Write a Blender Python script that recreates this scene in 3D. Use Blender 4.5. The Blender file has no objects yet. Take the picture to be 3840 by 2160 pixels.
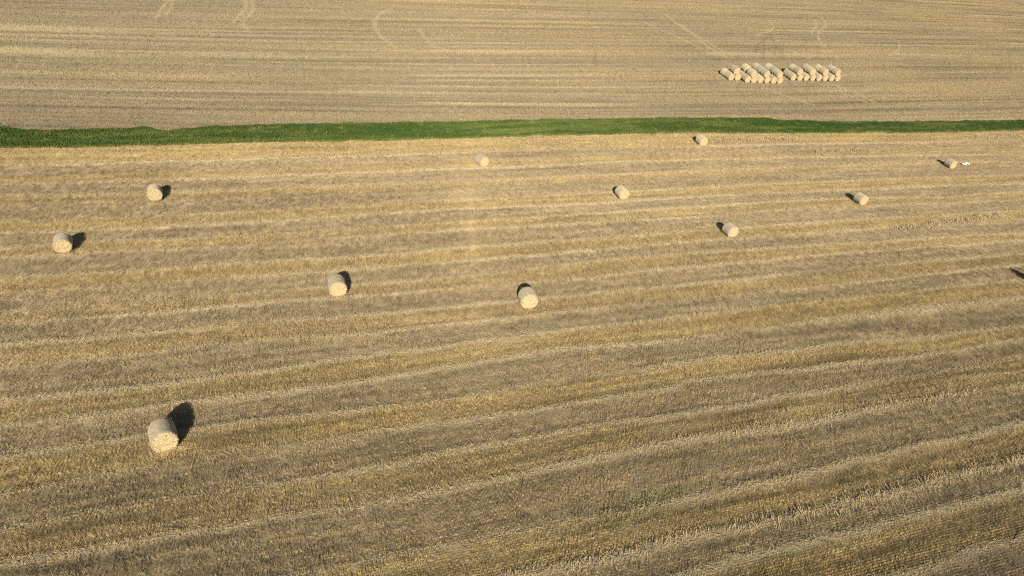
import bpy, math, random
import numpy as np
from mathutils import Vector, Matrix

# ---------------------------------------------------------------- camera, sky, sun, exposure
sc = bpy.context.scene
COL = sc.collection
H0 = 36.0                                  # drone height above the datum of the terrain formula
PITCH = 0.63557
cam_d = bpy.data.cameras.new("camera")
cam = bpy.data.objects.new("camera", cam_d)
COL.objects.link(cam)
cam.location = (0, 0, H0)
cam.rotation_euler = (math.pi / 2 - PITCH, 0, 0)
cam_d.sensor_width = 36.0
cam_d.lens = 2557.5 / 3840 * 36.0
cam_d.clip_start = 0.5
cam_d.clip_end = 9000
sc.camera = cam

SUN_AZ, SUN_EL = -0.0683, 0.5362           # the sun stands behind the camera
to_sun = Vector((-math.sin(SUN_AZ) * math.cos(SUN_EL), -math.cos(SUN_AZ) * math.cos(SUN_EL), math.sin(SUN_EL)))
w = bpy.data.worlds.new("World")
sc.world = w
w.use_nodes = True
nt = w.node_tree
bg = nt.nodes["Background"]
sky = nt.nodes.new("ShaderNodeTexSky")
sky.sky_type = 'NISHITA'
sky.sun_disc = False
sky.sun_elevation = SUN_EL
sky.sun_rotation = math.pi + SUN_AZ
nt.links.new(sky.outputs[0], bg.inputs[0])
bg.inputs[1].default_value = 0.05
sun_d = bpy.data.lights.new("sun", 'SUN')
sun_d.energy = 5.0
sun_d.angle = math.radians(0.5)
sun_d.color = (1.0, 0.93, 0.82)
sun = bpy.data.objects.new("sun", sun_d)
COL.objects.link(sun)
sun.location = to_sun * 100
sun.rotation_euler = to_sun.to_track_quat('Z', 'Y').to_euler()
sc.render.engine = 'CYCLES'
sc.cycles.use_denoising = False            # keeps the fine straw crisp
sc.cycles.filter_width = 1.05
sc.view_settings.view_transform = 'Standard'
sc.view_settings.look = 'None'
sc.view_settings.gamma = 1
sc.view_settings.exposure = 0.1

# ---------------------------------------------------------------- terrain
T = [-35.2613, -5.4685, -5.1637, 2.8381, -1.7152, 1.0990, 0.2404]


def tr(x, y):
    X = x / 50; Y = (y - 60) / 50
    return T[0] + T[1] * X + T[2] * Y + T[3] * Y * Y + T[4] * X * Y + T[5] * Y ** 3 + T[6] * X * X


def terr(x, y):
    x = np.asarray(x, float) + 0 * np.asarray(y, float)
    y = np.asarray(y, float) + 0 * x
    xc = np.clip(x, -140, 240)
    z = tr(xc, np.clip(y, 8, 112))
    z = z + (tr(xc, 112.) - tr(xc, 111.)) * (np.clip(y, 112, 330) - 112)
    z = z + (tr(xc, 9.) - tr(xc, 8.)) * (np.clip(y, -60, 8) - 8)
    return z + H0


def h01(ix, iy, s):
    n = (ix.astype(np.int64) * 374761393 + iy.astype(np.int64) * 668265263 + s * 974711) & 0xffffffff
    n = ((n ^ (n >> 13)) * 1274126177) & 0xffffffff
    n = ((n ^ (n >> 16)) * 2246822519) & 0xffffffff
    return ((n ^ (n >> 15)) & 0xffff) / 65535.0


def vn(x, y, s=0):
    ix = np.floor(x); iy = np.floor(y)
    fx = x - ix; fy = y - iy
    fx = fx * fx * (3 - 2 * fx); fy = fy * fy * (3 - 2 * fy)
    a = h01(ix, iy, s); b = h01(ix + 1, iy, s); c = h01(ix, iy + 1, s); d = h01(ix + 1, iy + 1, s)
    return (a * (1 - fx) + b * fx) * (1 - fy) + (c * (1 - fx) + d * fx) * fy


def fbm(x, y, s=0, o=4):
    t = 0; a = .5; n = 0
    for k in range(o):
        t = t + a * vn(x * 2 ** k + 17.3 * k, y * 2 ** k - 9.1 * k, s + k); n += a; a *= .55
    return t / n


def sstep(a, b, x):
    t = np.clip((x - a) / (b - a), 0, 1)
    return t * t * (3 - 2 * t)


# swath lines of the near field: a coordinate v that is constant along each cut
C1 = (-0.36479, 0.01772, -0.04821, 0.00553, 0.01701)


def vgain(x):
    return 1 + C1[2] * x / 50 + C1[4] * x * x / 2500


def vbase(x, y):
    xc = np.clip(x, -75, 110)
    return y * vgain(xc) + C1[0] * x + C1[1] * xc * xc / 50 - C1[2] * xc * 1.2 + C1[3] * xc ** 3 / 2500 - C1[4] * xc * xc * 60 / 2500


def y_of_v(x, v):
    xc = np.clip(x, -75, 110)
    return (v - (vbase(x, 0 * x))) / vgain(xc)


LN = [(78.45,[-49.5,-38.9,-30.7,-21.8,-13.0,-3.9,5.3,23.5,65.8,86.6],[0.25,0.15,0.23,0.39,-0.02,0.18,0.02,-0.33,-1.13,0.27]),(73.5,[-47.1,-38.5,-29.2,-18.4,-7.4,3.4,10.1,22.4,43.0,81.7],[0.08,0.17,0.04,0.17,0.16,0.07,0.38,0.22,-0.39,-0.9]),(70.42,[-45.8,-35.7],[0.35,-0.35]),(64.79,[-37.4,-34.5,-28.5,-16.7,-5.4,3.1,20.4,39.3,75.8],[-0.17,-0.35,-0.39,-0.31,0.02,0.01,0.26,0.26,0.66]),(62.33,[-41.8,-34.5,-25.7,-16.3,-5.2,5.9,19.7,38.0,46.2,73.3],[0.23,-0.31,-0.35,-0.08,0.29,-0.16,0.13,-0.03,0.06,0.21]),(59.51,[-40.3,-33.5,-24.8,-15.7,-5.0,5.7,19.1,36.9,57.1,71.1],[-0.14,0.03,-0.54,-0.14,-0.08,0.0,0.31,0.53,-0.42,0.46]),(57.4,[-39.4,-32.6,-24.2,-15.4,-4.9,5.5,18.4,35.8,49.4,68.7],[0.2,0.04,-0.2,0.24,0.21,-0.11,-0.27,0.11,-0.11,-0.1]),(53.8,[-37.5,-30.3,-23.2,-14.5,-4.7,5.3,17.6,34.1,53.3,66.2],[0.02,-0.08,-0.06,-0.47,-0.17,-0.08,-0.12,0.32,0.07,0.58]),(51.38,[-36.3,-29.2,-22.4,-14.1,-4.5,5.1,17.1,32.9,51.6,64.2],[0.03,-0.18,-0.27,-0.17,-0.39,-0.3,0.09,0.19,0.24,0.78]),(48.53,[-34.9,-28.0,-21.5,-2.1,8.7,16.5,39.9,60.8],[0.02,-0.41,-0.31,-0.41,0.87,0.57,-0.16,-0.17]),(46.41,[-30.5,-24.2,-19.3,-13.1,-4.2,4.7,15.8,33.7,59.0],[0.38,0.14,0.2,-0.2,0.03,-0.46,-0.17,0.05,0.03]),(43.42,[-32.5,-25.9,-21.9,-16.4,-6.0,2.3,15.0,29.0,56.2],[0.37,0.14,0.2,0.01,-0.22,-0.18,-0.29,-0.05,0.01]),(40.86,[-31.0,-23.9,-19.0,-12.0,4.3,14.4,27.6,43.6,54.2],[-0.03,0.06,0.5,-0.22,-0.11,-0.16,-0.46,0.08,0.34]),(37.55,[-29.3,-24.2,-20.6,-15.8,-11.4,-4.6,4.5],[-0.16,-0.31,-0.43,-0.19,0.13,0.25,0.71]),(34.97,[-28.0,-23.1,-19.7,-10.8,-5.5,0.4,13.0,22.5],[-0.08,-0.4,-0.13,-0.27,0.06,0.64,0.03,0.15]),(31.76,[-26.5,-22.0,-17.9,-14.4,-10.2,-4.0,2.8,12.3,25.8,43.9],[0.08,0.38,0.41,0.42,0.17,-0.26,0.21,0.37,-0.17,-1.6]),(29.26,[-25.0,-21.5,-17.8,-13.6,-9.7,-4.9,0.4,6.1,11.6,11.7,24.5,34.1,42.8],[-0.23,-0.08,0.3,0.16,0.16,0.23,-0.12,0.02,0.19,0.66,-0.14,-0.87,-0.28]),(26.53,[-23.6,-18.9,-15.2,-9.1,-3.6,4.7,10.9],[-0.25,-0.05,-0.01,-0.23,0.06,0.47,0.01]),(23.91,[-22.5,-16.5,-12.0,-8.6,-2.5,3.3,10.3,17.6,26.0,37.8],[0.31,0.1,0.01,-0.22,-0.32,0.07,0.43,-0.17,-0.01,-0.2]),(19.95,[-7.8,-3.1,0.3,4.9,9.2,17.1,23.5,34.4],[0.15,-0.01,0.05,-0.12,-0.15,-0.14,0.05,0.17]),(17.23,[0.3,4.5,8.6,8.6,14.7,21.7,31.8],[0.2,-0.16,0.02,0.13,-0.2,-0.11,0.13]),(15.35,[14.0,29.9],[0.03,-0.03]),(12.42,[19.2,27.3],[-0.11,0.11])]
LV = np.array([l[0] for l in LN])
TONE_V = [(82, 1), (78.7, 1), (78.2, 0), (75.8, 0.1), (75.2, .7), (73.6, .6), (73.2, 0), (70.6, 0), (70.2, .7), (69, .6), (68.3, 0), (65.0, .1), (64.6, .9)]
_g = 1
for a_, b_ in zip(LV[4:-1], LV[5:]):
    pass


def gold_profile():
    vs = []; gs = []
    for v_, g_ in TONE_V:
        vs.append(v_); gs.append(g_)
    amp = [0, 0, 0, .9, 0, .8, 0, 1.0, 0, .75, 0, .7, 0, .8, 0, .85, 0, .75, 0, .9, 0, .8]   # level between line i+1 and i+2
    for i in range(3, 22):
        hi, lo = LV[i], LV[i + 1]
        g_ = 0.0 if i in (4, 6, 8, 10, 12, 14, 16, 18, 20) else {3: .85, 5: .75, 7: 1, 9: .7, 11: .65, 13: .85, 15: .9, 17: .75, 19: .9, 21: .8}[i]
        vs += [hi - .35, lo + .35]; gs += [g_, g_]
    vs += [LV[-1] - .3, -50]; gs += [0, 0]
    o = np.argsort(vs)
    return np.array(vs)[o], np.array(gs)[o]


GPV, GPG = gold_profile()


def vnear(x, y):
    v = vbase(x, y)
    D = np.array([np.interp(x, l[1], l[2]) for l in LN[::-1]])      # ascending v
    lv = LV[::-1]
    i = np.clip(np.searchsorted(lv, v) - 1, 0, len(lv) - 2)
    t = np.clip((v - lv[i]) / (lv[i + 1] - lv[i]), 0, 1)
    k = np.arange(len(v))
    return v - (D[i, k] * (1 - t) + D[i + 1, k] * t)


# green strip edges
TOP = [(-54.7,68.77),(-52.1,69.01),(-48.8,69.9),(-44.0,72.06),(-41.6,73.05),(-39.3,72.77),(-38.0,73.37),(-35.6,75.19),(-29.7,77.74),(-21.4,80.97),(-12.5,84.22),(0.0,89.01),(12.1,93.38),(25.8,98.18),(39.8,102.27),(43.8,102.62),(53.5,105.13),(75.1,111.57),(92.5,117.15)]
BOT = [(-51.9,64.04),(-47.5,65.37),(-40.7,67.98),(-33.5,70.78),(-20.3,75.59),(-8.1,80.19),(5.5,85.52),(24.6,92.19),(51.6,100.27),(72.3,106.44),(89.3,112.03)]
TX, TY = np.array(TOP).T
BX, BY = np.array(BOT).T


def lin(x, X, Y):
    r = np.interp(x, X, Y)
    r = r + np.where(x < X[0], (x - X[0]) * (Y[3] - Y[0]) / (X[3] - X[0]), 0)
    return r + np.where(x > X[-1], (x - X[-1]) * .3, 0)


def y_top(x):
    return lin(x, TX, TY) + (fbm(x / 1.6, 0 * x, 31, 3) - .5) * .35


def y_bot(x):
    return lin(x, BX, BY) + (fbm(x / 1.6, 0 * x, 41, 3) - .5) * .6


C2 = (-0.23366, 0.02409, -0.11666, 0.00049)


def vfar(x, y):
    xc = np.clip(x, -90, 220)
    return y * (1 + C2[2] * xc / 50) + C2[0] * x + C2[1] * xc * xc / 50 - C2[2] * xc * 1.2 + C2[3] * xc ** 3 / 2500


TK = [('p',[(-55.1,115.0),(-54.8,112.7),(-54.5,109.1),(-54.3,108.2)]),('p',[(-54.3,115.4),(-53.6,111.9),(-53.5,109.8)]),('p',[(-44.6,119.7),(-43.4,117.3),(-43.5,112.9),(-43.8,110.6)]),('p',[(-43.5,120.2),(-42.3,117.2),(-42.2,113.4),(-42.7,110.8),(-40.3,108.0)]),('p',[(-21.3,126.5),(-22.7,124.0),(-23.5,118.3),(-21.2,113.4),(-18.3,110.2)]),('p',[(-15.9,119.3),(-14.2,115.2),(-12.8,112.8),(-11.4,112.7)]),('p',[(71.7,173.3),(73.9,168.4),(72.8,162.8),(70.1,159.0),(67.1,153.5),(65.6,148.5),(65.5,143.6),(65.9,138.1)]),('p',[(68.6,166.4),(71.0,166.7),(70.9,163.7),(68.4,158.6),(65.6,153.6)]),('p',[(57.1,158.1),(57.4,154.7),(56.3,151.5),(53.3,147.6),(50.8,145.4)]),('p',[(87.0,160.8),(89.0,160.8),(87.4,155.4),(83.2,149.1),(80.3,146.2)]),('p',[(57.9,122.5),(61.1,121.2),(63.9,116.0)]),('p',[(57.0,121.3),(59.8,117.8),(62.2,115.5)]),('p',[(44.5,115.7),(46.2,113.4),(50.8,111.1)]),('p',[(34.7,143.5),(36.2,137.4),(38.5,130.0),(40.2,128.7)]),('p',[(32.2,147.9),(34.4,141.8),(37.6,136.6),(40.9,130.3)]),('d',[(32.2,130.8),(35.7,128.8),(39.2,127.6),(41.6,125.4)]),('d',[(32.0,129.3),(35.3,127.4),(38.5,125.7)]),('p',[(55.2,139.1),(58.8,135.1)]),('d',[(53.4,146.0),(48.7,137.8),(47.3,133.6)]),('d',[(53.4,146.0),(53.9,138.5),(52.4,132.2)]),('d',[(54.5,147.8),(53.4,141.3),(51.3,133.8)]),('d',[(52.2,143.9),(49.6,135.9),(47.8,131.0)]),('d',[(33.6,116.5),(33.6,114.1)]),('d',[(35.2,118.2),(35.0,113.9)]),('d',[(14.8,121.3),(13.9,117.8),(14.6,115.1)]),('p',[(26.4,141.4),(31.9,136.2),(35.7,131.5)]),('d',[(42.1,126.2),(43.9,124.3)]),('d',[(30.8,131.5),(33.6,130.0),(37.9,126.5)])]


def tracks(x, y, kind):
    d = np.full(len(x), 9.0)
    for k, pl in TK:
        if k != kind:
            continue
        P = np.array(pl)
        # round the corners of the driven line
        for _ in range(2):
            Q = np.empty((2 * len(P), 2)); Q[0::2] = P; Q[1::2] = P
            M = [P[0]]
            for a, b in zip(P[:-1], P[1:]):
                M += [a * .75 + b * .25, a * .25 + b * .75]
            M.append(P[-1]); P = np.array(M)
        m = (x > P[:, 0].min() - 2) & (x < P[:, 0].max() + 2) & (y > P[:, 1].min() - 2) & (y < P[:, 1].max() + 2)
        if not m.any():
            continue
        xs = x[m]; ys = y[m]; best = d[m]
        for a, b in zip(P[:-1], P[1:]):
            e = b - a; L2 = e @ e + 1e-9
            t = np.clip(((xs - a[0]) * e[0] + (ys - a[1]) * e[1]) / L2, 0, 1)
            best = np.minimum(best, np.hypot(xs - a[0] - t * e[0], ys - a[1] - t * e[1]))
        d[m] = best
    return d


GREEN = [(7.8, 22.9, 2.8, .6, .7), (6.5, 21.6, 3.2, .5, .4), (22.8, 46.7, 5, .9, .2), (42.8, 59.3, 4.5, .8, .1), (22.4, 41.2, 2.5, .5, .15), (41.3, 42.3, 3., .6, .15), (17, 22.6, 2.2, .3, .35), (24., 64.7, 3, 1.0, .15), (-52, 94, 12, 1.5, .3), (-30, 100, 14, 1.5, .25)]


def greens(x, y):
    g = np.zeros(len(x))
    for cx, cy, a, b, s in GREEN:
        dx = x - cx; dy = y - cy - .36 * dx
        r = (dx / a) ** 2 + (dy / b) ** 2 + (fbm(x / .9, y / .9, 77, 3) - .5) * 2.5
        g = np.maximum(g, s * sstep(1.1, .1, r))
    return g


GOLD = np.array((0.50, 0.372, 0.168)); GREY = np.array((0.455, 0.348, 0.198)); DULL = np.array((0.382, 0.307, 0.180))
PALE = np.array((0.64, 0.51, 0.295)); WEED = np.array((0.30, 0.31, 0.11)); PINK = np.array((0.44, 0.33, 0.19))


FARA = np.array((0.57, 0.44, 0.23)); FARB = np.array((0.47, 0.37, 0.222))


def mixc(a, b, t):
    return a * (1 - t[:, None]) + b * t[:, None]


def ridge_amount(x, v):
    """How much loose straw lies along the edges of the cuts."""
    r = np.zeros(len(x))
    for i, l in enumerate(LV):
        wd = .17 + .13 * vn(x / 7., 0 * x + i * 3.3, 5)
        am = (.65 + .9 * fbm(x / 5., 0 * x + i * 7.7, 9, 3)) * (.35 + .85 * sstep(.2, .6, vn(x / 16., 0 * x + i * 5.1, 19)))
        off = (fbm(x / 3., 0 * x + i * 1.7, 15, 3) - .5) * .5
        r = np.maximum(r, am * np.exp(-((v - l - off) / wd) ** 2))
    return np.clip(r, 0, 1)


def zone(x, y):
    """1 near field, 2 green strip, 3 far field."""
    return np.where(y < y_bot(x), 1, np.where(y < y_top(x), 2, 3))


def straw_colour(x, y, z):
    """Own colour of the stubble at a place (N x 3), the straw amount and the height factor."""
    v = np.where(z == 1, vnear(x, y), vfar(x, y))
    big = fbm(x / 14., y / 6., 3, 3)
    str_ = fbm(x / 9., v / .8, 21, 4)
    fst = fbm(x / 5., v / .22, 29, 3)
    g1 = np.interp(v + (fbm(x / 1.7, y / 1.7, 25, 3) - .5) * .5 + (fbm(x / 9., y / 5., 27, 2) - .5) * .3, GPV, GPG)
    g1 = np.clip(.14 + g1 * (.5 + .75 * big) + (str_ - .5) * .55 + (fst - .5) * .35, 0, 1)
    n2 = fbm(x / 45., v / 2.2, 61, 4); n3 = fbm(x / 40., y / 22., 67, 3)
    n4 = fbm(x / 40., v / .5, 71, 4)
    right = sstep(-60, 60, x) * .45 - .25 + sstep(105, 135, y) * .1
    g3 = np.clip(.22 + (n2 - .5) * 1.7 + (n3 - .5) * 1.2 + (n4 - .5) * 2.1 + right, 0, 1)
    g = np.where(z == 3, g3, g1)
    far = (z == 3)[:, None]
    c = np.where(far, mixc(FARB, FARA, g), mixc(GREY, GOLD, g))
    dul = sstep(.52, .75, fbm(x / 7., v / 1.3, 91, 4)) * (1 - g) * .5
    c = mixc(c, DULL, dul)
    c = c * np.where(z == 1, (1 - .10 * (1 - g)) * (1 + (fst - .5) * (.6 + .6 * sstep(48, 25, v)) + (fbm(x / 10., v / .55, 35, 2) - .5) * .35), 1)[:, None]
    dkl = np.where(z == 3, sstep(.55, .9, vn(x / 50., v / .5, 107)) * .24 + sstep(.55, .9, vn(x / 30., v / .3, 109)) * .22, 0)
    c = c * (1 - dkl[:, None])
    pk = sstep(.55, .8, fbm(x / 5., v / 1.0, 95, 3)) * (1 - g) * .4
    c = mixc(c, PINK, pk)
    r = np.where(z == 1, ridge_amount(x, v), 0)
    fr = sstep(.62, .9, vn(x / 70., v / .8, 101)) * sstep(.25, .6, fbm(x / 25., v * .8, 105, 2))
    r = np.where(z == 3, fr * .8, r)
    tp = tracks(x, y, 'p'); td = tracks(x, y, 'd')
    brk = .7 + .6 * fbm(x / 1.5, y / 1.5, 113, 2)
    r = np.maximum(r, np.exp(-(tp / .26) ** 2) * .65 * np.clip(brk, 0, 1))
    c = mixc(c, PALE, np.clip(r * 1.3, 0, 1))
    dk = np.exp(-(td / .24) ** 2) * .55 * np.clip(brk, 0, 1)
    c = c * (1 - .45 * dk[:, None])
    gr = greens(x, y)
    c = mixc(c, WEED, gr * .6)
    hf = 1 - .55 * dk - .35 * np.exp(-(tp / .3) ** 2)
    return c, r, hf, g, v


# ---------------------------------------------------------------- materials
def mat(name):
    m = bpy.data.materials.new(name); m.use_nodes = True
    t = m.node_tree; b = t.nodes["Principled BSDF"]
    b.inputs["Roughness"].default_value = .75
    b.inputs["Specular IOR Level"].default_value = .2
    b.inputs["Diffuse Roughness"].default_value = .8
    return m, t, b


def nd(t, k, **kw):
    n = t.nodes.new(k)
    for a, b in kw.items():
        if a.startswith("i_"):
            n.inputs[int(a[2:])].default_value = b
        else:
            setattr(n, a, b)
    return n


def mulcol(t, a, fac, lo, hi):
    """colour a times a value mapped from fac into lo..hi"""
    mr = nd(t, "ShaderNodeMapRange", i_3=lo, i_4=hi)
    t.links.new(fac, mr.inputs[0])
    vm = nd(t, "ShaderNodeVectorMath", operation='SCALE')
    t.links.new(a, vm.inputs[0]); t.links.new(mr.outputs[0], vm.inputs["Scale"])
    return vm.outputs[0]


def attr_mat(name, trans=0.0, nscale=None, bump=0):
    m, t, b = mat(name)
    at = nd(t, "ShaderNodeAttribute", attribute_name="col")
    out = at.outputs["Color"]
    if nscale:
        tc = nd(t, "ShaderNodeTexCoord")
        for s, lo, hi in nscale:
            n = nd(t, "ShaderNodeTexNoise"); n.inputs["Scale"].default_value = s; n.inputs["Detail"].default_value = 4
            t.links.new(tc.outputs["Object"], n.inputs["Vector"])
            out = mulcol(t, out, n.outputs[0], lo, hi)
        if bump:
            bp = nd(t, "ShaderNodeBump"); bp.inputs["Strength"].default_value = bump; bp.inputs["Distance"].default_value = .08
            t.links.new(n.outputs[0], bp.inputs["Height"]); t.links.new(bp.outputs[0], b.inputs["Normal"])
    t.links.new(out, b.inputs["Base Color"])
    if trans:
        tl = nd(t, "ShaderNodeBsdfTranslucent"); mx = nd(t, "ShaderNodeMixShader", i_0=trans)
        t.links.new(out, tl.inputs[0]); t.links.new(b.outputs[0], mx.inputs[1]); t.links.new(tl.outputs[0], mx.inputs[2])
        t.links.new(mx.outputs[0], t.nodes["Material Output"].inputs[0])
    return m


M_GROUND = attr_mat("field_soil", 0, [(1.3, .75, 1.25), (7., .55, 1.4)], .8)
M_STRAW = attr_mat("straw", .12)
M_GRASS = attr_mat("grass", .2)


def net_mat():
    m, t, b = mat("net_wrap")
    b.inputs["Roughness"].default_value = .55
    b.inputs["Specular IOR Level"].default_value = .35
    tc = nd(t, "ShaderNodeTexCoord")
    mp = nd(t, "ShaderNodeMapping"); mp.inputs["Scale"].default_value = (2.2, 9, 2.2)
    t.links.new(tc.outputs["Object"], mp.inputs[0])
    n = nd(t, "ShaderNodeTexNoise"); n.inputs["Scale"].default_value = 2.0; n.inputs["Detail"].default_value = 5
    t.links.new(mp.outputs[0], n.inputs["Vector"])
    r = nd(t, "ShaderNodeValToRGB")
    r.color_ramp.elements[0].position = .3; r.color_ramp.elements[0].color = (.34, .275, .165, 1)
    r.color_ramp.elements[1].position = .65; r.color_ramp.elements[1].color = (.62, .53, .365, 1)
    t.links.new(n.outputs[0], r.inputs[0])
    oi = nd(t, "ShaderNodeObjectInfo")
    out = mulcol(t, r.outputs[0], oi.outputs["Random"], .72, 1.08)
    t.links.new(out, b.inputs["Base Color"])
    bp = nd(t, "ShaderNodeBump"); bp.inputs["Strength"].default_value = .5; bp.inputs["Distance"].default_value = .03
    t.links.new(n.outputs[0], bp.inputs["Height"]); t.links.new(bp.outputs[0], b.inputs["Normal"])
    return m


def face_mat():
    m, t, b = mat("cut_straw_end")
    tc = nd(t, "ShaderNodeTexCoord")
    wv = nd(t, "ShaderNodeTexWave", wave_type='RINGS', rings_direction='Y')
    wv.inputs["Scale"].default_value = 3.2; wv.inputs["Distortion"].default_value = 5; wv.inputs["Detail"].default_value = 3; wv.inputs["Detail Scale"].default_value = 1.5
    t.links.new(tc.outputs["Object"], wv.inputs["Vector"])
    n = nd(t, "ShaderNodeTexNoise"); n.inputs["Scale"].default_value = 9; n.inputs["Detail"].default_value = 5
    t.links.new(tc.outputs["Object"], n.inputs["Vector"])
    ad = nd(t, "ShaderNodeMath", operation='MULTIPLY_ADD', i_1=.4)
    t.links.new(wv.outputs["Fac"], ad.inputs[0]); t.links.new(n.outputs[0], ad.inputs[2])
    r = nd(t, "ShaderNodeValToRGB")
    r.color_ramp.elements[0].position = .38; r.color_ramp.elements[0].color = (.26, .18, .085, 1)
    r.color_ramp.elements[1].position = .95; r.color_ramp.elements[1].color = (.74, .59, .345, 1)
    e = r.color_ramp.elements.new(.6); e.color = (.58, .44, .235, 1)
    t.links.new(ad.outputs[0], r.inputs[0])
    t.links.new(r.outputs[0], b.inputs["Base Color"])
    bp = nd(t, "ShaderNodeBump"); bp.inputs["Strength"].default_value = .6; bp.inputs["Distance"].default_value = .05
    t.links.new(ad.outputs[0], bp.inputs["Height"]); t.links.new(bp.outputs[0], b.inputs["Normal"])
    return m


M_NET = net_mat()
M_FACE = face_mat()
M_SHEET, _t, _b = mat("white_plastic")
_b.inputs["Base Color"].default_value = (.8, .78, .76, 1); _b.inputs["Roughness"].default_value = .35


# ---------------------------------------------------------------- mesh helpers
def link(name, me, m, parent=None, kind=None):
    me.materials.append(m)
    o = bpy.data.objects.new(name, me); COL.objects.link(o)
    if parent: o.parent = parent
    if kind: o["kind"] = kind
    return o


def tag(o, label, cat, group=None):
    o["label"] = label; o["category"] = cat
    if group: o["group"] = group


def raw_mesh(name, co, quads, col=None):
    me = bpy.data.meshes.new(name)
    n = len(co); q = len(quads)
    me.vertices.add(n); me.vertices.foreach_set("co", co.astype(np.float32).ravel())
    me.loops.add(q * 4); me.loops.foreach_set("vertex_index", quads.astype(np.int32).ravel())
    me.polygons.add(q); me.polygons.foreach_set("loop_start", np.arange(0, q * 4, 4, dtype=np.int32))
    me.update(calc_edges=True)
    if col is not None:
        a = me.attributes.new("col", 'FLOAT_COLOR', 'POINT')
        c4 = np.ones((n, 4), np.float32); c4[:, :3] = col
        a.data.foreach_set("color", c4.ravel())
    return me


def blades_mesh(name, P, D, U, wid, col, taper=.6):
    """P base points, D width directions (unit), U up vectors with length, wid widths, col colours"""
    n = len(P)
    hw = (D * (wid / 2)[:, None])
    co = np.empty((n, 4, 3))
    co[:, 0] = P - hw; co[:, 1] = P + hw; co[:, 2] = P + U + hw * taper; co[:, 3] = P + U - hw * taper
    return raw_mesh(name, co.reshape(-1, 3), np.arange(n * 4).reshape(n, 4), np.repeat(col, 4, axis=0))


rng = np.random.default_rng(7)
CP, SP = math.cos(PITCH), math.sin(PITCH)


def in_view(x, y, mx=.14, my=.10):
    z = terr(x, y) - H0
    dep = y * CP - z * SP; up = y * SP + z * CP
    u = 2557.5 * x / dep / 1920; v = 2557.5 * up / dep / 1080
    return (dep > 5) & (abs(u) < 1 + mx) & (v < 1 + my) & (v > -1 - my * 1.5)


# ---------------------------------------------------------------- ground: one sheet to the horizon
def spaced(a, b, st, far, n=34):
    mid = np.arange(a, b, st)
    g = np.geomspace(st, far, n)
    lo = a - np.cumsum(g * far / g.sum())[::-1]; hi = mid[-1] + np.cumsum(g * far / g.sum())
    return np.concatenate([lo, mid, hi])


def build_ground():
    xs = spaced(-85, 195, .45, 2600); ys = spaced(6, 275, .42, 3200)
    X, Y = np.meshgrid(xs, ys); x = X.ravel(); y = Y.ravel()
    z = terr(x, y)
    zn = zone(x, y)
    c, r, hf, g, v = straw_colour(x, y, zn)
    z = z + (fbm(x / 2.5, y / 2.5, 121, 3) - .5) * .10
    wn = sstep(30, 10, vbase(x, y)) * sstep(-5, 15, x)
    z = z + np.where(zn == 1, r * (.04 + .08 * wn), 0)
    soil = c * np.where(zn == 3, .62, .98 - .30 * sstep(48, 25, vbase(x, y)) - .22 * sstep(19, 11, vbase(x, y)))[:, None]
    gcol = np.array((.05, .09, .018))
    soil = np.where((zn == 2)[:, None], gcol * (.7 + .6 * fbm(x / 3., y / 1.2, 131, 3))[:, None], soil)
    nx, ny = len(xs), len(ys)
    i = (np.arange(ny - 1)[:, None] * nx + np.arange(nx - 1)[None, :]).ravel()
    quads = np.stack([i, i + 1, i + nx + 1, i + nx], 1)
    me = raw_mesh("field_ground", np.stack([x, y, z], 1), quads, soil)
    me.shade_smooth()
    o = link("field_ground", me, M_GROUND, kind="structure")


build_ground()


# ---------------------------------------------------------------- stubble
BALE_SPOTS = []


def stubble_points(x0, x1, vlo, vhi, dv, du, near=True):
    nr = int((vhi - vlo) / dv); nc = int((x1 - x0) / du)
    V = vlo + (np.arange(nr)[:, None] + .0) * dv + np.zeros((1, nc))
    X = x0 + np.arange(nc)[None, :] * du + rng.random((nr, nc)) * du
    return X.ravel(), V.ravel()


def row_slope(x):
    return (y_of_v(x + .5, 25. + 0 * x) - y_of_v(x - .5, 25. + 0 * x))


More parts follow.
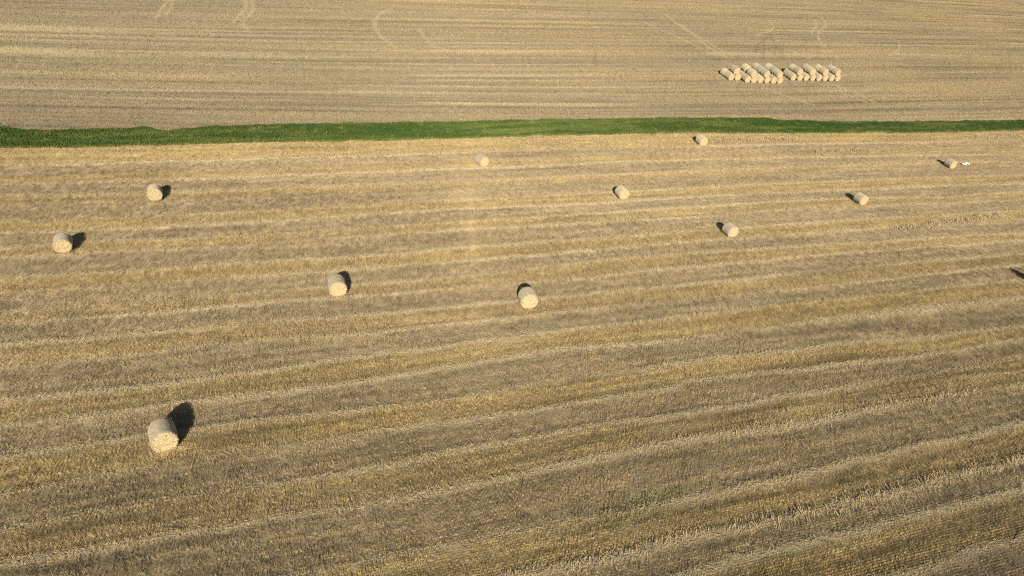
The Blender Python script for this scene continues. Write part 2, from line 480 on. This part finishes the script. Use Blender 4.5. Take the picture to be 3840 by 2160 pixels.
def make_stubble(name, x, y, wbase, hbase, jit, label, per=2, zsel=(1, 3), spread=.034, cont=1., sp=.11, lean=.5, along=0., cbs=.30):
    y = y + rng.normal(0, jit, len(x))
    zn = zone(x, y)
    m = np.isin(zn, zsel)
    x, y, zn = x[m], y[m], zn[m]
    c, r, hf, g, v = straw_colour(x, y, zn)
    bare = np.clip((fbm(x / .38, y / .38, 141, 2) - .5) * 1.9 * cont + .5, 0, 1) * .6 + fbm(x / 2.2, v / .6, 145, 3) * .4
    keep = rng.random(len(x)) < np.clip(.35 + 1.3 * (bare - .25) + .35 * g + .3 * r, .3, 1) * np.clip(hf, .3, 1)
    x, y, zn, c, r, hf, g, v, bare = [a[keep] for a in (x, y, zn, c, r, hf, g, v, bare)]
    n = len(x)
    z = terr(x, y) - .01
    lx = (fbm(x / 4., v / 1.2, 151, 3) - .5) * 1.6; ly = (fbm(x / 4., v / 1.2, 155, 3) - .5) * 1.6
    P = []; Dv = []; U = []; W = []; Cc = []
    cb = np.clip(rng.normal(1, cbs, n), .35, 1.75)            # each tuft weathered its own way
    for k in range(per):
        a = rng.random(n) * math.pi
        D = np.stack([np.cos(a), np.sin(a), np.zeros(n)], 1)
        h = hbase * (.55 + .75 * bare + .25 * rng.random(n)) * hf * (1 - .12 * (1 - g))
        Uv = np.stack([h * (lx * lean + rng.normal(0, sp, n)), h * (ly * lean + rng.normal(0, sp, n)), h], 1)
        off = rng.normal(0, spread, (n, 2))
        al = rng.uniform(-along, along, n); off = off + np.stack([al, al * row_slope(x)], 1)
        P.append(np.stack([x + off[:, 0], y + off[:, 1], z], 1)); Dv.append(D); U.append(Uv)
        W.append(wbase * (.6 + .8 * rng.random(n)))
        br = np.clip(cb * rng.normal(1, .14, n), .3, 1.8)
        Cc.append(np.clip(c * br[:, None], 0.01, .85))
    me = blades_mesh(name, np.concatenate(P), np.concatenate(Dv), np.concatenate(U), np.concatenate(W), np.concatenate(Cc))
    o = link(name, me, M_STRAW, kind="stuff")
    tag(o, label, "stubble")
    print(name, n)


def near_rows(vlo, vhi, dv, du, ylim):
    X, V = stubble_points(-60, 110, vlo, vhi, dv, du)
    Y = y_of_v(X, V)
    m = (Y > ylim[0]) & (Y <= ylim[1]) & in_view(X, Y)
    return X[m], Y[m]


x_, y_ = near_rows(2, 60, .155, .08, (10, 40))
make_stubble("near_stubble", x_, y_, .0085, .15, .008, "golden and grey stubble rows filling the lower part of the picture", per=7, spread=.007, along=.045, lean=.22, cbs=.34, sp=.09)
x_, y_ = near_rows(-10, 95, .17, .13, (40, 62))
make_stubble("middle_stubble", x_, y_, .0036, .23, .02, "striped stubble around the middle bales", per=17, sp=.045, lean=.3, cbs=.4, spread=.07)
x_, y_ = near_rows(20, 100, .22, .19, (62, 125))
make_stubble("upper_stubble", x_, y_, .0065, .20, .05, "striped stubble just below the green grass strip", per=12, sp=.06, spread=.08, zsel=(1,))


def far_pts():
    n = int(320 * 256 / .045)
    X = rng.random(n) * 320 - 80; Y = 64 + rng.random(n) * 256
    m = in_view(X, Y) & (Y > lin(X, BX, BY))
    return X[m], Y[m]


x_, y_ = far_pts()
make_stubble("far_stubble", x_, y_, .015, .19, .0, "pale stubble of the far field beyond the green grass strip", per=5, cont=.35, zsel=(3,))


def loose_straw():
    n = 1100000
    x = rng.random(n) * 170 - 60; y = 10 + rng.random(n) ** 1.3 * 105
    m = in_view(x, y); x, y = x[m], y[m]
    v = vnear(x, y); r = ridge_amount(x, v)
    m = (rng.random(len(x)) < r * 1.2) & (zone(x, y) == 1); x, y, r = x[m], y[m], r[m]
    n = len(x)
    dist = np.hypot(y, 30 + 0 * y)
    a = rng.normal(.35, .7, n) + (rng.random(n) < .5) * math.pi
    a = a + (fbm(x / 1.2, y / 1.2, 161, 2) - .5) * 3
    ln = .10 + .14 * rng.random(n)
    U = np.stack([np.cos(a) * ln, np.sin(a) * ln, rng.normal(.03, .05, n)], 1)
    D = np.stack([-np.sin(a), np.cos(a), rng.normal(0, .5, n)], 1); D /= np.linalg.norm(D, axis=1)[:, None]
    P = np.stack([x, y, terr(x, y) + .07 + .09 * r * rng.random(n)], 1)
    col = np.clip(PALE * (.62 + .5 * rng.random(n))[:, None], 0, .85)
    me = blades_mesh("loose_straw", P, D, U, .010 + .00030 * dist * (.6 + .8 * rng.random(n)), col, .8)
    o = link("loose_straw", me, M_STRAW, kind="stuff")
    tag(o, "pale loose straw lying in thin lines between the cuts", "straw")


loose_straw()

# loose heaps of combed straw that stand above the stubble: (x, y, length, width, height, turn)
HEAPS = []


def heap_field():
    P = []; D = []; U = []; W = []; Cc = []

    def add(cx, cy, n, sx, sy, rot, hgt, green=0., warm=0):
        a = rng.normal(0, 1, n) * sx; b = rng.normal(0, 1, n) * sy
        x = cx + a * math.cos(rot) - b * math.sin(rot); y = cy + a * math.sin(rot) + b * math.cos(rot)
        e = np.exp(-(b / sy) ** 2 * .7 - (a / sx) ** 2 * .35)
        z = terr(x, y) + hgt * e * rng.random(n)
        an = rng.normal(rot + 1.2, .7, n); ln = .14 + .18 * rng.random(n)
        P.append(np.stack([x, y, z], 1)); U.append(np.stack([np.cos(an) * ln, np.sin(an) * ln, rng.random(n) * (.05 if warm else .22) * (.3 + e)], 1))
        D.append(np.stack([-np.sin(an), np.cos(an), rng.normal(0, .3, n)], 1)); W.append(.012 + .014 * rng.random(n) + .0004 * math.hypot(cy, 30))
        base = PALE * .92 if not green else PALE * .5 + WEED * .5
        if warm: base = np.array((.66, .50, .25))
        Cc.append(np.clip(base * (.6 + .6 * rng.random(n))[:, None], 0, .8))
    for i in range(26):                         # upright lodged tufts along the right edge of the picture
        t = i / 25
        add(44 + 17 * t + rng.normal(0, .3), 66.2 + 7.6 * t + rng.normal(0, .25), 50, .5, .3, .36 + rng.normal(0, .4), .2)
    for i in range(16):
        t = i / 15
        add(29 + 13 * t, 90.4 + 4.2 * t + rng.normal(0, .35), 50, .5, .3, rng.normal(.3, .5), .45)
    for i in range(10):
        t = i / 9
        add(76 + 10 * t, 104.7 + 3.6 * t + rng.normal(0, .4), 60, .6, .4, rng.normal(.3, .5), .5)
    for i in range(12):
        add(44 + 8 * i / 11, 91 + 2.4 * i / 11 + rng.normal(0, .3), 40, .5, .3, rng.normal(.3, .5), .35)
    for i in range(14):
        add(-24 + 22 * i / 13, 69.5 + 8 * i / 13 + rng.normal(0, .3), 30, .6, .25, rng.normal(.3, .4), .25)
    for i in range(12):
        add(0 + 12 * i / 11, 81 + 3.6 * i / 11 + rng.normal(0, .6), 40, .6, .3, rng.normal(.3, .4), .3)
    for i in range(46):                         # the bolder windrows at the lower right
        t = i / 45; x = 0 + 33 * t
        for lv, k in ((17.23, .9), (23.91, .5)):
            if (lv < 20 or x > 9) and rng.random() < .8:
                yy = float(y_of_v(np.array([x]), np.array([lv + float(np.interp(x, LN[20 if lv < 20 else 18][1], LN[20 if lv < 20 else 18][2]))]))[0])
                add(x, yy + rng.normal(0, .14), 38, .5, .34, .40, .08 * k, green=0.)
    add(-18.45, 24.32, 700, .55, .2, .5, .12, warm=1)   # straw spilt at the foot of the nearest bale
    for bx, by in ((-13.2, 41.6), (1.5, 42.0), (12.6, 67.0), (26.6, 87.8), (22.9, 59.6)):
        add(bx, by + .05, 200, .55, .18, .3, .08, warm=1)
    me = blades_mesh("straw_heaps", np.concatenate(P), np.concatenate(D), np.concatenate(U), np.concatenate(W), np.concatenate(Cc), .7)
    o = link("straw_tufts", me, M_STRAW, kind="stuff")
    tag(o, "ruffled tufts and small heaps of straw scattered along the cut lines", "straw")


heap_field()


def grass():
    n = 330000
    x = rng.random(n) * 190 - 75; yb = y_bot(x); yt = y_top(x)
    y = yb - .1 + (yt - yb + .0) * rng.random(n)
    edge = np.minimum(y - yb, yt - y)
    m = in_view(x, y) & ((edge > 0) | (rng.random(n) < .35)); x, y, edge = x[m], y[m], edge[m]
    n = len(x)
    lump = fbm(x / 1.3, y / .7, 171, 4)
    h = (.10 + .26 * lump ** 1.5) * (.6 + .8 * rng.random(n))
    a = rng.random(n) * math.pi
    t = sstep(.42, .68, fbm(x / 8., (y - yb_l(x)) / 1.4, 181, 4))
    c = mixc(np.array((.082, .125, .028)), np.array((.16, .19, .05)), t)
    dk = sstep(.5, .7, fbm(x / 14., (y - yb_l(x)) / .9, 191, 3))
    c = mixc(c, np.array((.055, .115, .022)), dk * .7)
    yl = sstep(.6, .85, fbm(x / .7, y / .7, 193, 3)) * .6 + sstep(.35, 0., edge) * .35
    c = mixc(c, np.array((.26, .27, .07)), yl)
    c = c * (.9 + .7 * rng.random(n))[:, None]
    U = np.stack([h * rng.normal(.15, .35, n), h * rng.normal(0, .35, n), h], 1)
    D = np.stack([np.cos(a), np.sin(a), 0 * a], 1)
    me = blades_mesh("green_strip_grass", np.stack([x, y, terr(x, y)], 1), D, U, .07 + .06 * rng.random(n), c, .3)
    o = link("green_strip_grass", me, M_GRASS, kind="stuff")
    tag(o, "long green grass strip dividing the two stubble fields", "grass")


def yb_l(x):
    return lin(x, BX, BY)


grass()


def weeds():
    P = []; C = []; H = []
    for cx, cy, a, b, s in GREEN[:2]:
        n = int(200 * s * a * b / 2)
        dx = rng.normal(0, .5, n) * a; dy = rng.normal(0, .5, n) * b
        P.append(np.stack([cx + dx, cy + .36 * dx + dy], 1)); C.append(np.tile(np.array((.30, .32, .09)), (n, 1)) * (.6 + .7 * rng.random((n, 1)))); H.append(.1 + .12 * rng.random(n))
    n = 1200
    X = rng.random(n) * 70 - 30; Y = 15 + rng.random(n) * 50
    P.append(np.stack([X, Y], 1)); C.append(np.tile(np.array((.2, .24, .08)), (n, 1))); H.append(.12 * np.ones(n))
    P = np.concatenate(P); C = np.concatenate(C); H = np.concatenate(H)
    n = len(P); a = rng.random(n) * math.pi
    U = np.stack([H * rng.normal(0, .4, n), H * rng.normal(0, .4, n), H], 1)
    me = blades_mesh("green_weeds", np.stack([P[:, 0], P[:, 1], terr(P[:, 0], P[:, 1]) + .03], 1), np.stack([np.cos(a), np.sin(a), 0 * a], 1), U, .04 + .02 * rng.random(n), C, .4)
    o = link("green_weeds", me, M_GRASS, kind="stuff")
    tag(o, "small green weeds sprouting through the stubble in the foreground", "weeds")


weeds()

# ---------------------------------------------------------------- bales
BD, BL = 1.3, 1.2


def bale_meshes(seed):
    r = np.random.default_rng(seed)
    R = BD / 2; n = 64
    th = np.linspace(0, 2 * math.pi, n, endpoint=False)
    # the net covers the round side and turns a little over both rims
    st = [(-.012, .90), (0.0, .955), (.035, .99), (.10, 1.0), (.22, 1.004), (.36, 1.0), (.5, 1.006), (.64, .999), (.78, 1.005), (.9, 1.0), (.965, .99), (1.0, .955), (1.012, .90)]
    flat = 1 - .05 * np.exp(-((th - 1.5 * math.pi) / .35) ** 2)
    wob = 1 + .018 * np.sin(2 * th + r.random() * 6) + .012 * np.sin(3 * th + r.random() * 6)
    co = []
    for s, k in st:
        rr = R * (k + r.normal(0, .006)) * flat * wob * (1 + r.normal(0, .006, n))
        co.append(np.stack([rr * np.cos(th), np.full(n, s * BL), R + rr * np.sin(th)], 1))
    co = np.array(co); m = len(st)
    q = []
    for i in range(m - 1):
        for j in range(n):
            q.append((i * n + j, (i + 1) * n + j, (i + 1) * n + (j + 1) % n, i * n + (j + 1) % n))
    side = raw_mesh("net_wrap", co.reshape(-1, 3), np.array(q)); side.shade_smooth()
    ends = []
    for e in (0, 1):
        rings = 22
        pts = []
        for i in range(rings + 1):
            f = i / rings
            rr = R * .985 * f * flat * wob
            spiral = .018 * np.sin(f * 34 + th + r.random() * .6) + r.normal(0, .011, n)
            dep = -.010 * (1 - f ** 6) * 2 + spiral * min(1, f * 3 + .2) * (f < .97)
            if f > .9: dep = dep * (1 - f) * 8 + .035 * (f - .9) * 10
            y = dep if e == 0 else BL - dep
            yy = np.zeros(n) + y
            pts.append(np.stack([rr * np.cos(th), yy, R + rr * np.sin(th)], 1))
        pts = np.array(pts)
        pts[0] = pts[0].mean(axis=0)
        q = []
        for i in range(rings):
            for j in range(n):
                a = (i * n + j, i * n + (j + 1) % n, (i + 1) * n + (j + 1) % n, (i + 1) * n + j)
                q.append(a if e else a[::-1])
        co = pts.reshape(-1, 3)
        # straws that stick out of the cut end, mostly along the winding
        k = 420
        rf = np.sqrt(r.random(k)) * R * .97; ta = r.random(k) * 2 * math.pi
        c0 = np.stack([rf * np.cos(ta), np.zeros(k), R + rf * np.sin(ta)], 1)
        ln = .05 + .10 * r.random(k); da = ta + math.pi / 2 + r.normal(0, .5, k)
        sg = -1 if e == 0 else 1
        u = np.stack([np.cos(da) * ln, sg * r.random(k) * .05, np.sin(da) * ln], 1)
        c0[:, 1] = (0 if e == 0 else BL) + sg * .005
        wdt = np.stack([-np.sin(da), 0 * da, np.cos(da)], 1) * .007
        s4 = np.stack([c0 - wdt, c0 + wdt, c0 + u + wdt, c0 + u - wdt], 1).reshape(-1, 3)
        q = np.concatenate([np.array(q), len(co) + np.arange(k * 4).reshape(k, 4)])
        ends.append(raw_mesh("straw_end", np.concatenate([co, s4]), q))
    return side, ends


PROTO = []
for i in range(5):
    sd, en = bale_meshes(100 + i)
    sd.materials.append(M_NET)
    for m_ in en: m_.materials.append(M_FACE)
    root = bpy.data.objects.new("straw_bale", None)
    root.empty_display_size = .3
    kids = []
    for nm, me in (("net_wrap", sd), ("straw_end", en[0]), ("straw_end", en[1])):
        k = bpy.data.objects.new(nm, me); k.parent = root; kids.append(k)
    PROTO.append((root, kids))


def place_bale(x, y, yaw, scale, label, group, lift=(0, 0), pi=0, ly=1.0):
    root, kids = PROTO[pi]
    o = root.copy(); COL.objects.link(o)
    e = 1.2
    z0 = float(terr(x, y)); z1 = float(terr(x + e * math.sin(yaw), y + e * math.cos(yaw)))
    a = Vector((math.sin(yaw) * e, math.cos(yaw) * e, z1 - z0)).normalized()
    side = Vector((math.cos(yaw), -math.sin(yaw), 0))
    zs = float(terr(x + math.cos(yaw), y - math.sin(yaw)) - terr(x - math.cos(yaw), y + math.sin(yaw))) / 2
    ts = Vector((side.x, side.y, zs)).normalized()
    if lift[1]:
        side = (ts - a * ts.dot(a)).normalized()
    up = side.cross(a).normalized()
    M = Matrix(((side.x, a.x, up.x), (side.y, a.y, up.y), (side.z, a.z, up.z)))
    pos = Vector((x, y, z0 - .015)) + side * lift[0] + up * lift[1]
    o.matrix_world = Matrix.Translation(pos) @ M.to_4x4() @ Matrix.Diagonal((scale, scale * ly, scale, 1))
    o["label"] = label; o["category"] = "straw bale"; o["group"] = group
    for k in kids:
        c = k.copy(); c.parent = o; c.matrix_parent_inverse = Matrix(); COL.objects.link(c)
    return o


NEAR = [
    (-18.521, 24.354, -.528, 1.07, "nearest and biggest round straw bale, at the lower left with spilt straw at its foot"),
    (-13.283, 41.855, -.326, 1.06, "round straw bale left of centre, its shadow peeping out at the upper right"),
    (1.396, 42.24, -.183, 1.06, "round straw bale in the middle of the field, its shadow a dark crescent behind it"),
    (-35.367, 45.084, -.454, 1.0, "round straw bale closest to the left edge, long dark shadow to its right"),
    (-33.042, 55.865, -.40, 1.0, "round straw bale at the upper left, the one nearest the green strip on that side"),
    (12.517, 67.268, -.287, .99, "round straw bale right of centre, standing alone with a thin shadow on its left"),
    (26.576, 88.037, -.315, .99, "round straw bale touching the lower edge of the green grass strip"),
    (22.82, 59.846, -.305, .98, "round straw bale right of centre, nearest the camera of the bales on the right"),
    (42.795, 72.92, -.287, .98, "round straw bale between the white plastic scrap's bale and the nearest right-hand bale"),
    (64.179, 90.334, -.263, .95, "round straw bale at the right beside the scrap of white plastic"),
    (-3.191, 72.644, -.60, 1.0, "round straw bale with hardly any shadow, below the middle of the green strip"),
    (52.2, 54.1, -.28, 1.0, "straw bale just past the right edge, only its dark shadow in the picture"),
]
for i, (x, y, yaw, s_, lab) in enumerate(NEAR):
    place_bale(x, y, yaw, s_, lab, "round bales scattered over the near field", pi=i % 5)

ORD = ["first", "second", "third", "fourth", "fifth", "sixth", "seventh", "eighth"]
DEP = ["front", "second", "back"]
SYAW = -.36


def stack(name, lows, uppers):
    """lows: (x, y, depth count); uppers: (left low index, list of (offset along the axis))"""
    ax = np.array((math.sin(SYAW), math.cos(SYAW)))
    k = 0
    for i, (x, y, n) in enumerate(lows):
        for d in range(n):
            px, py = np.array((x, y)) + ax * (d * 1.27 + random.uniform(-.06, .06))
            rowname = "front" if d == 0 else ("back" if d == n - 1 else "middle")
            place_bale(px + random.uniform(-.02, .02), py, SYAW + random.uniform(-.05, .05), .965 + random.uniform(-.03, .03),
                       f"{ORD[i]} bale from the left in the bottom {rowname} row of the {name}", f"bales of the {name}", pi=k % 5)
            k += 1
    for j, (i, offs) in enumerate(uppers):
        mx = (lows[i][0] + lows[i + 1][0]) / 2; my = (lows[i][1] + lows[i + 1][1]) / 2
        for d, of in enumerate(offs):
            px, py = np.array((mx, my)) + ax * (of * 1.04 + random.uniform(-.07, .07))
            dn = "front" if d == 0 else ("back" if d == len(offs) - 1 else "middle")
            which = f"{dn} " if len(offs) > 1 else ""
            place_bale(px, py, SYAW + random.uniform(-.07, .07), .965 + random.uniform(-.03, .03),
                       f"{which}bale on top of the {name}, {ORD[j]} top row from the left", f"bales of the {name}", lift=(.0, 1.06), pi=k % 5)
            k += 1


random.seed(3)


def lerp_row(p, q, n):
    return [(p[0] + (q[0] - p[0]) * i / (n - 1), p[1] + (q[1] - p[1]) * i / (n - 1)) for i in range(n)]


l1 = [(38.06, 116.99), (39.37, 117.42)] + lerp_row((41.01, 116.97), (47.41, 118.69), 6)
stack("left stack", [(x, y, 2 if i < 2 else 3) for i, (x, y) in enumerate(l1)],
      [(0, [.1]), (2, [.0, 1.75]), (4, [-.05, 1.2, 2.4]), (6, [-.05, 1.2, 2.4])])
l2 = lerp_row((50.71, 121.29), (60.17, 124.27), 8)
stack("right stack", [(x, y, 2) for x, y in l2], [(0, [-.1, 1.15]), (2, [-.1, 1.15]), (4, [-.1, 1.15]), (6, [-.1, 1.15])])


def white_scrap():
    r = np.random.default_rng(5)
    nx, ny = 14, 8
    co = []
    for j in range(ny):
        for i in range(nx):
            u = i / (nx - 1) - .5; v = j / (ny - 1) - .5
            e = 1 - .25 * abs(math.sin(i * 1.3)) * (abs(v) * 2)
            co.append((u * 1.05 + r.normal(0, .015), v * .75 * e + .25 * u, .16 + .10 * math.sin(i * .9) * math.cos(j * 1.1) + .06 * r.random() + .12 * max(0, u)))
    q = [(j * nx + i, j * nx + i + 1, (j + 1) * nx + i + 1, (j + 1) * nx + i) for j in range(ny - 1) for i in range(nx - 1)]
    me = raw_mesh("plastic_scrap", np.array(co), np.array(q)); me.shade_smooth()
    o = link("plastic_scrap", me, M_SHEET)
    sm = o.modifiers.new("thick", 'SOLIDIFY'); sm.thickness = .01
    o.location = (67.4, 92.5, float(terr(67.4, 92.5)) + .08)
    tag(o, "crumpled scrap of white plastic lying right of a bale", "plastic scrap")


white_scrap()
for root, kids in PROTO:
    for k in kids: bpy.data.objects.remove(k)
    bpy.data.objects.remove(root)
